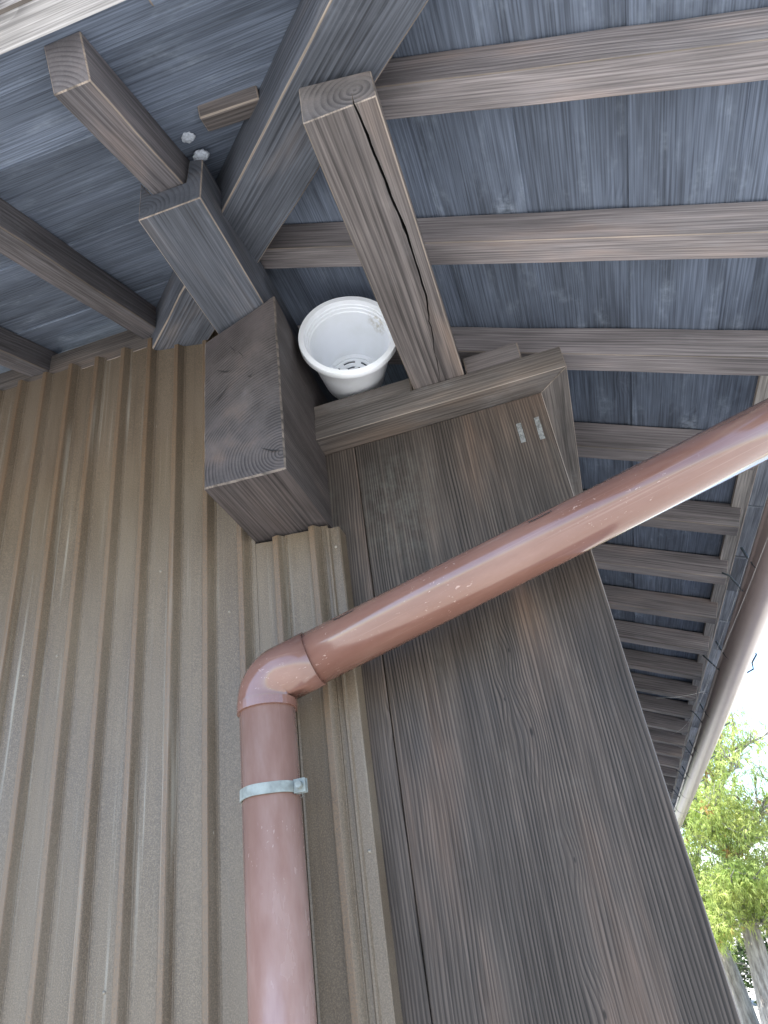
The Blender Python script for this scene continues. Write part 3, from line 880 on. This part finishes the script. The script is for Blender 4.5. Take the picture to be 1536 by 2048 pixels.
# clamp band with ears and bolt
zc = 0.208
cc = A0.lerp(A1, (zc - A0.z) / (A1.z - A0.z))
band = []
V, F = [], []
n = 40
for k in range(n + 1):
    a = radians(-18) - radians(325) * k / n + radians(0)
    for z in (-0.0068, 0.0068):
        for r in (RP + 0.0006, RP + 0.0026):
            V.append(Vector((cc.x + r * cos(a), cc.y + r * sin(a), zc + z + 0.0003 * sin(k * 0.7))))
for k in range(n):
    b = k * 4; c = b + 4
    for i, j in ((0, 1), (1, 3), (3, 2), (2, 0)): F.append((b + i, b + j, c + j, c + i))
F.append((0, 1, 3, 2)); e = n * 4; F.append((e, e + 2, e + 3, e + 1))
cl = link('clamp_band', mesh('clamp_band', V, F, M_ZINC), dp)
for dy in (-0.0155, -0.0085):
    box_o = corebox('clamp_ear', (cc.x + RP - 0.001, cc.y + dy, zc - 0.0085), (cc.x + RP + 0.0145, cc.y + dy + 0.002, zc + 0.0085), M_ZINC, cl)
V, F = tube([(cc.x + RP + 0.008, cc.y - 0.023, zc), (cc.x + RP + 0.008, cc.y - 0.0155, zc), (cc.x + RP + 0.008, cc.y + 0.004, zc)], [0.0046, 0.0046, 0.0024], 6)
link('clamp_bolt', mesh('clamp_bolt', V, F, M_ZINC), cl)
V, F = tube([(cc.x, cc.y + RP, zc), (cc.x, 1.0, zc)], 0.004, 8)
link('clamp_stem', mesh('clamp_stem', V, F, M_ZINC), cl)

# maker's print along the slanting pipe
def print_text(txt, along, turn, size):
    cu = bpy.data.curves.new('t', 'FONT'); cu.body = txt; cu.size = size; cu.space_character = 1.3; cu.offset = 0.00028
    to = bpy.data.objects.new('t', cu); COL.objects.link(to)
    bpy.context.view_layer.update()
    me0 = bpy.data.meshes.new_from_object(to.evaluated_get(bpy.context.evaluated_depsgraph_get()))
    bpy.data.objects.remove(to, do_unlink=True)
    ax = dd; fr = Vector((0, -1, 0)); fr = (fr - ax * fr.dot(ax)).normalized(); upv = fr.cross(ax) * -1
    if upv.z < 0: upv = -upv
    r = RP + 0.0007
    for vtx in me0.vertices:
        th = turn + vtx.co.y / r
        p = MP + ax * (along + vtx.co.x) + (fr * cos(th) + upv * sin(th)) * r
        vtx.co = p
    me0.materials.clear(); me0.materials.append(M_INK)
    me0.name = 'printed_text'
    link('printed_text', me0, dp)
print_text('National ·', 0.425, 0.52, 0.0078)
print_text('National', 0.125, 0.60, 0.0068)

# ------------------------------------------------------------------ plant pot lying on its side
def plant_pot():
    sy = 0.912
    cen = Vector((-0.236 * sy, sy, 1.041 * sy)); rr = 0.098 * sy
    az, el = 0.232, -0.07
    nrm = Vector((sin(az) * cos(el), -cos(az) * cos(el), sin(el)))
    # local X = from the mouth into the pot, Y to the right, Z up
    M = frame(cen, -nrm, nrm.cross(Vector((0, 0, 1))) * -1)
    if (M.to_3x3() @ Vector((0, 0, 1))).z < 0: M = frame(cen, -nrm, nrm.cross(Vector((0, 0, 1))))
    hb = 0.142
    prof = [(0.140, 0.060), (0.132, 0.0625), (0.06, 0.0775), (0.034, 0.0822), (0.031, 0.0838), (0.026, 0.0840), (0.022, 0.0862), (0.0155, 0.0878), (0.0155, 0.0965), (0.0135, 0.0975), (0.002, 0.0975), (0.0, 0.0965), (0.0, 0.0868), (0.003, 0.0852), (0.008, 0.0846), (0.0095, 0.0825), (0.015, 0.0820), (0.0165, 0.0802), (0.023, 0.0796), (0.0245, 0.0778), (0.06, 0.0735), (0.128, 0.0590), (0.1315, 0.0560)]
    k = rr / 0.098
    n = 64
    V, F = [], []
    for x, r in prof:
        for i in range(n):
            a = 2 * pi * i / n
            V.append((x * k, r * k * cos(a), r * k * sin(a)))
    for j in range(len(prof) - 1):
        for i in range(n):
            i2 = (i + 1) % n
            F.append((j * n + i, j * n + i2, (j + 1) * n + i2, (j + 1) * n + i))
    me = mesh('pot', V, F, M_POT, smooth=True)
    bm = bmesh.new(); bm.from_mesh(me); bmesh.ops.recalc_face_normals(bm, faces=bm.faces); bm.to_mesh(me); bm.free()
    root = empty('plant_pot', cen - Vector((0, 0, rr)), 'white plastic plant pot lying on its side between the beams, mouth facing out', 'plant pot')
    o = link('pot_wall', me, root, M)
    es = o.modifiers.new('es', 'EDGE_SPLIT'); es.split_angle = radians(38)
    # base disc with slots: built as sectors between radii, leaving real openings
    radii = [0.0, 0.007, 0.020, 0.0245, 0.034, 0.0385, 0.0565]
    n2 = 72
    V, F = [], []
    for r in radii[1:]:
        for i in range(n2):
            a = 2 * pi * i / n2
            V.append((0.1300 * k, r * k * cos(a), r * k * sin(a)))
    for j in range(len(radii) - 2):
        for i in range(n2):
            i2 = (i + 1) % n2
            if j in (1, 3) and (i % 12) < 8: continue       # drain slots
            F.append((j * n2 + i, j * n2 + i2, (j + 1) * n2 + i2, (j + 1) * n2 + i))
    b = link('base', mesh('base', V, F, M_POT), root, M)
    s = b.modifiers.new('t', 'SOLIDIFY'); s.thickness = 0.002; s.offset = 0
    # moulded ring and ribs on the base
    V, F = tube([(0.1285 * k, 0.047 * k * cos(2 * pi * i / 48), 0.047 * k * sin(2 * pi * i / 48)) for i in range(49)], 0.0016, 6, False)
    link('base_ring', mesh('base_ring', V, F, M_POT, smooth=True), root, M)
plant_pot()

# ------------------------------------------------------------------ gutter along the side eave
gut = empty('gutter', (0.52, 4.0, 0.66), 'brown half round gutter wired along the side eave', 'gutter')
GX, GZ, GR = 0.520, 0.700, 0.045
G0, G1 = 0.86, Y_END + 0.2
V, F = [], []
ys = [G0 + (G1 - G0) * k / 30 for k in range(31)]
prof = [(GX - GR - 0.004, GZ + 0.004), (GX - GR - 0.005, GZ), (GX - GR, GZ)] + [(GX - GR * cos(a), GZ - GR * sin(a)) for a in [pi * k / 20 for k in range(1, 20)]] + [(GX + GR, GZ), (GX + GR + 0.005, GZ), (GX + GR + 0.004, GZ + 0.004)]
for y in ys:
    sag = 0.0
    for x, z in prof: V.append((x, y, z + sag - 0.0008 * (G1 - y)))
n = len(prof)
for j in range(len(ys) - 1):
    for i in range(n - 1):
        F.append((j * n + i, j * n + i + 1, (j + 1) * n + i + 1, (j + 1) * n + i))
F.append(tuple(range(2, n - 2)))
o = link('trough', mesh('trough', V, F, M_GUT, smooth=True), gut)
s = o.modifiers.new('t', 'SOLIDIFY'); s.thickness = 0.002
wy = 1.06; k = 0
for wy in (1.10, 1.74, 2.42, 3.17, 3.87, 4.55, 5.25, 5.95, 6.7, 7.4, 8.1, 8.8):
    R2 = GR + 0.0025
    pts = [(GX - GR - 0.012, wy - 0.01, GZ + 0.03), (GX - GR - 0.006, wy, GZ + 0.004)]
    pts += [(GX - R2 * cos(a), wy + 0.012 * a / pi, GZ - R2 * sin(a)) for a in [pi * q / 14 for q in range(0, 15)]]
    pts += [(GX + GR + 0.008, wy + 0.02, GZ + 0.012), (GX + GR + 0.004, wy + 0.03, GZ + 0.03)]
    V, F = tube(pts, 0.0030, 6); link('hanger_wire', mesh('hanger_wire', V, F, M_WIRE, smooth=True), gut)
    yb = wy + 0.16
    pts = [(0.440, yb, 0.745), (0.455, yb + 0.005, 0.735), (GX - GR - 0.003, yb + 0.01, GZ - 0.01), (GX, yb + 0.015, GZ - GR - 0.004), (GX + GR + 0.012, yb + 0.02, GZ - 0.03),
           ] if wy != 2.42 else [(0.440, yb, 0.745), (GX - GR - 0.003, yb + 0.01, GZ - 0.01), (GX, yb + 0.015, GZ - GR - 0.004), (GX + GR + 0.012, yb + 0.02, GZ - 0.03), (GX + GR + 0.008, yb - 0.015, GZ - 0.018), (GX + GR + 0.022, yb - 0.05, GZ - 0.005), (GX + GR + 0.012, yb - 0.09, GZ + 0.004)]
    V, F = tube(pts, 0.0026, 6); link('hanger_wire', mesh('hanger_wire', V, F, M_WIRE, smooth=True), gut)

# ------------------------------------------------------------------ cobweb threads and cocoons
def thread(path, r=0.00028):
    return tube(path, r, 4)
web = empty('cobweb', (0.45, 2.2, 0.60), 'loose cobweb threads strung from the rafters to the gutter', 'cobweb')
segs = [((0.47, 1.35, 0.70), (0.445, 2.35, 0.685)), ((0.445, 2.35, 0.685), (0.44, 3.2, 0.70)), ((0.48, 1.5, 0.67), (0.40, 2.55, 0.62)), ((0.40, 2.55, 0.62), (0.25, 2.55, 0.63)), ((0.40, 2.55, 0.62), (0.41, 3.3, 0.69)), ((0.41, 3.3, 0.69), (0.37, 3.6, 0.72))]
for a, b in segs:
    a, b = Vector(a), Vector(b)
    pts = [a.lerp(b, q / 6) - Vector((0, 0, 0.006 * sin(pi * q / 6))) for q in range(7)]
    V, F = thread(pts); link('thread', mesh('thread', V, F, M_WEB), web)
def blob(loc, rx, ry_, rz, label):
    bm = bmesh.new(); bmesh.ops.create_icosphere(bm, subdivisions=4, radius=1)
    for v in bm.verts:
        s = 1 + 0.25 * noise.noise(v.co * 2.3) + 0.12 * noise.noise(v.co * 7)
        v.co = Vector((v.co.x * rx, v.co.y * ry_, v.co.z * rz)) * s
    me = bpy.data.meshes.new('cocoon'); bm.to_mesh(me); bm.free(); me.materials.append(M_FLUFF)
    for p in me.polygons: p.use_smooth = True
    o = link('spider_cocoon', me, None, Matrix.Translation(loc))
    tag(o, label, 'cocoon', 'cocoons under the eave')
blob((-0.331, 0.600, 1.086), 0.012, 0.009, 0.006, 'fluffy white cocoon sitting on the notched timber end')
blob((-0.333, 0.565, 1.082), 0.010, 0.008, 0.003, 'small flat pale cocoon on the soffit next to the fluffy one')

# ------------------------------------------------------------------ garden trees
def make_tree(name, base, path, rad, branches, nleaf, leaf, label, group=None, spread=0.55, droop=0.8, lsz=(0.10, 0.018), seed=1, ctr=None):
    rnd = random.Random(seed)
    root = empty(name, base, label, 'tree', group)
    bvec = Vector(base)
    V, F = tube([bvec + Vector(p) for p in path], rad, 12)
    for i, p in enumerate(V): V[i] = p + noise.noise_vector(p * 3.0) * 0.03 * min(1.0, rad[0] / 0.15)
    tv, tf = list(V), list(F)
    tips = []
    def grow(p, d, L, r, depth):
        pts = [p]; n = 6
        q = p.copy(); dd_ = d.copy()
        for k in range(n):
            dd_ = (dd_ + Vector((rnd.uniform(-.35, .35), rnd.uniform(-.35, .35), rnd.uniform(-.25, .28)))).normalized()
            q = q + dd_ * (L / n); pts.append(q.copy())
        v_, f_ = tube(pts, [r * (1 - 0.75 * k / n) for k in range(n + 1)], 6, True)
        o_ = len(tv); tv.extend(v_); tf.extend(tuple(o_ + i for i in f) for f in f_)
        if depth > 0:
            for k in range(2, n + 1):
                for _ in range(2 if depth > 1 else 1):
                    nd = (dd_ + Vector((rnd.uniform(-1, 1), rnd.uniform(-1, 1), rnd.uniform(-.3, .7)))).normalized()
                    grow(pts[k], nd, L * rnd.uniform(0.4, 0.62), r * 0.5, depth - 1)
        else:
            tips.extend(pts[2:])
        if depth == 1: tips.extend(pts[3:])
    for (p, d, L, r) in branches:
        grow(bvec + Vector(p), Vector(d).normalized(), L, r, 2)
    me = mesh('trunk', [p - bvec for p in tv], tf, M_BARK, smooth=True)
    link('trunk', me, root, Matrix.Translation(bvec))
    # leaf sprays: flat fans of narrow leaflets hanging from the twigs
    lv, lf = [], []
    for k in range(nleaf):
        t = rnd.choice(tips)
        c = t + Vector((rnd.gauss(0, spread * .35), rnd.gauss(0, spread * .35), rnd.gauss(0, spread * .28)))
        out = Vector((rnd.uniform(-1, 1), rnd.uniform(-1, 1), rnd.uniform(-1.1, 0.5) * droop)).normalized()
        sidev = out.cross(Vector((rnd.uniform(-1, 1), rnd.uniform(-1, 1), rnd.uniform(-1, 1)))).normalized()
        L = lsz[0] * rnd.uniform(0.6, 1.5)
        for a in (-0.55, 0.0, 0.5):
            d2 = (out + sidev * a).normalized()
            p0 = c + out * (L * 0.3 * (a != 0))
            s = d2.cross(out.cross(sidev)).normalized() * lsz[1]
            tip = p0 + d2 * L * (1.0 if a == 0 else 0.7) - Vector((0, 0, 0.25 * L * droop))
            i = len(lv)
            lv.extend((p0 - s * .4 - bvec, p0 + d2 * L * .45 + s - bvec, tip - bvec, p0 + d2 * L * .45 - s - bvec))
            lf.append((i, i + 1, i + 2, i + 3))
    me = mesh('crown', lv, lf, leaf)
    link('crown', me, root, Matrix.Translation(bvec))

make_tree('cypress_tree', (1.26, 12.0, -H), [(0, 0, -0.1), (0.04, 0, 0.35), (0.10, 0, 0.95), (0.15, 0.0, 1.45), (0.12, 0.02, 1.85), (0.14, 0.05, 2.2), (0.16, 0.05, 2.7), (0.20, 0.1, 3.1)],
          [0.17, 0.14, 0.12, 0.11, 0.085, 0.075, 0.06, 0.035],
          [((0.14, 0, 1.5), (-.9, -.1, .15), 0.75, 0.05), ((0.14, 0, 1.5), (.9, -.2, .25), 1.0, 0.06), ((0.13, 0, 1.9), (-.7, .4, .5), 0.8, 0.04), ((0.14, 0, 2.15), (.9, .2, .45), 1.2, 0.05), ((0.14, 0, 2.2), (-.9, -.3, .25), 0.9, 0.04),
           ((0.15, 0, 2.6), (-.5, .2, .8), 0.8, 0.035), ((0.16, 0, 2.7), (.8, -.3, .75), 1.1, 0.045), ((0.2, .1, 3.05), (.5, .2, .9), 0.95, 0.035), ((0.2, .1, 3.05), (-.2, -.2, 1), 0.7, 0.03), ((0.16, 0, 2.45), (.9, -.5, .2), 1.2, 0.04),
           ((0.14, -.05, 1.75), (-.2, -.9, .15), 0.6, 0.03), ((0.14, -.05, 2.0), (.3, -.9, .1), 0.7, 0.03), ((0.14, -.05, 2.4), (-.3, -.9, .1), 0.7, 0.03), ((0.14, -.05, 1.6), (.5, -.8, .0), 0.6, 0.03), ((0.10, -.05, 1.35), (-.8, -.6, .1), 0.6, 0.03), ((0.10, -.05, 1.45), (.7, -.7, -.15), 0.6, 0.03), ((0.13, .1, 1.8), (-.9, .3, .0), 0.8, 0.03)],
          19000, M_LEAF, 'old garden cypress with drooping yellow green sprays and a leaning grey trunk', None, 0.32, 1.2, (0.095, 0.0055), 5)
make_tree('garden_tree', (1.06, 12.9, -H), [(0.03, 0, -0.1), (0.02, 0, 0.4), (-0.01, 0, 0.9), (-0.06, 0, 1.3), (-0.10, 0.05, 1.7), (-0.02, 0.1, 2.2)],
          [0.15, 0.13, 0.12, 0.10, 0.08, 0.05],
          [((-0.05, 0, 1.2), (-.8, .2, .3), 0.7, 0.04), ((-0.08, 0, 1.6), (.7, .3, .5), 0.9, 0.04), ((-0.05, 0, 2.0), (-.4, -.2, .8), 0.8, 0.03), ((-0.02, 0, 2.15), (.4, .4, .9), 0.9, 0.03)],
          4500, M_LEAF, 'slimmer garden tree with a mottled trunk behind the old cypress', None, 0.5, 0.9, (0.10, 0.009), 9)
for i, (x, y, s, lab) in enumerate(((2.3, 17.5, 1.0, 'dark green bush beyond the cypress, fullest and tallest'), (1.0, 18.5, 0.75, 'low dark bush behind the mottled trunk'), (3.6, 16.0, 0.9, 'dark rounded bush standing out in the open garden'))):
    make_tree('garden_bush', (x, y, -H), [(0, 0, -0.1), (0.05, 0, 0.4 * s), (0, 0.05, 0.9 * s)], [0.08, 0.06, 0.03],
              [((0.03, 0, 0.25 * s), (cos(a), sin(a), 0.7), 0.9 * s, 0.03) for a in (0.2, 1.5, 2.7, 3.9, 5.2)] + [((0, 0, 0.8 * s), (0.1, 0, 1), 0.9 * s, 0.03)],
              2600, M_LEAF2, lab, None, 0.55, 0.2, (0.10, 0.022), 20 + i)
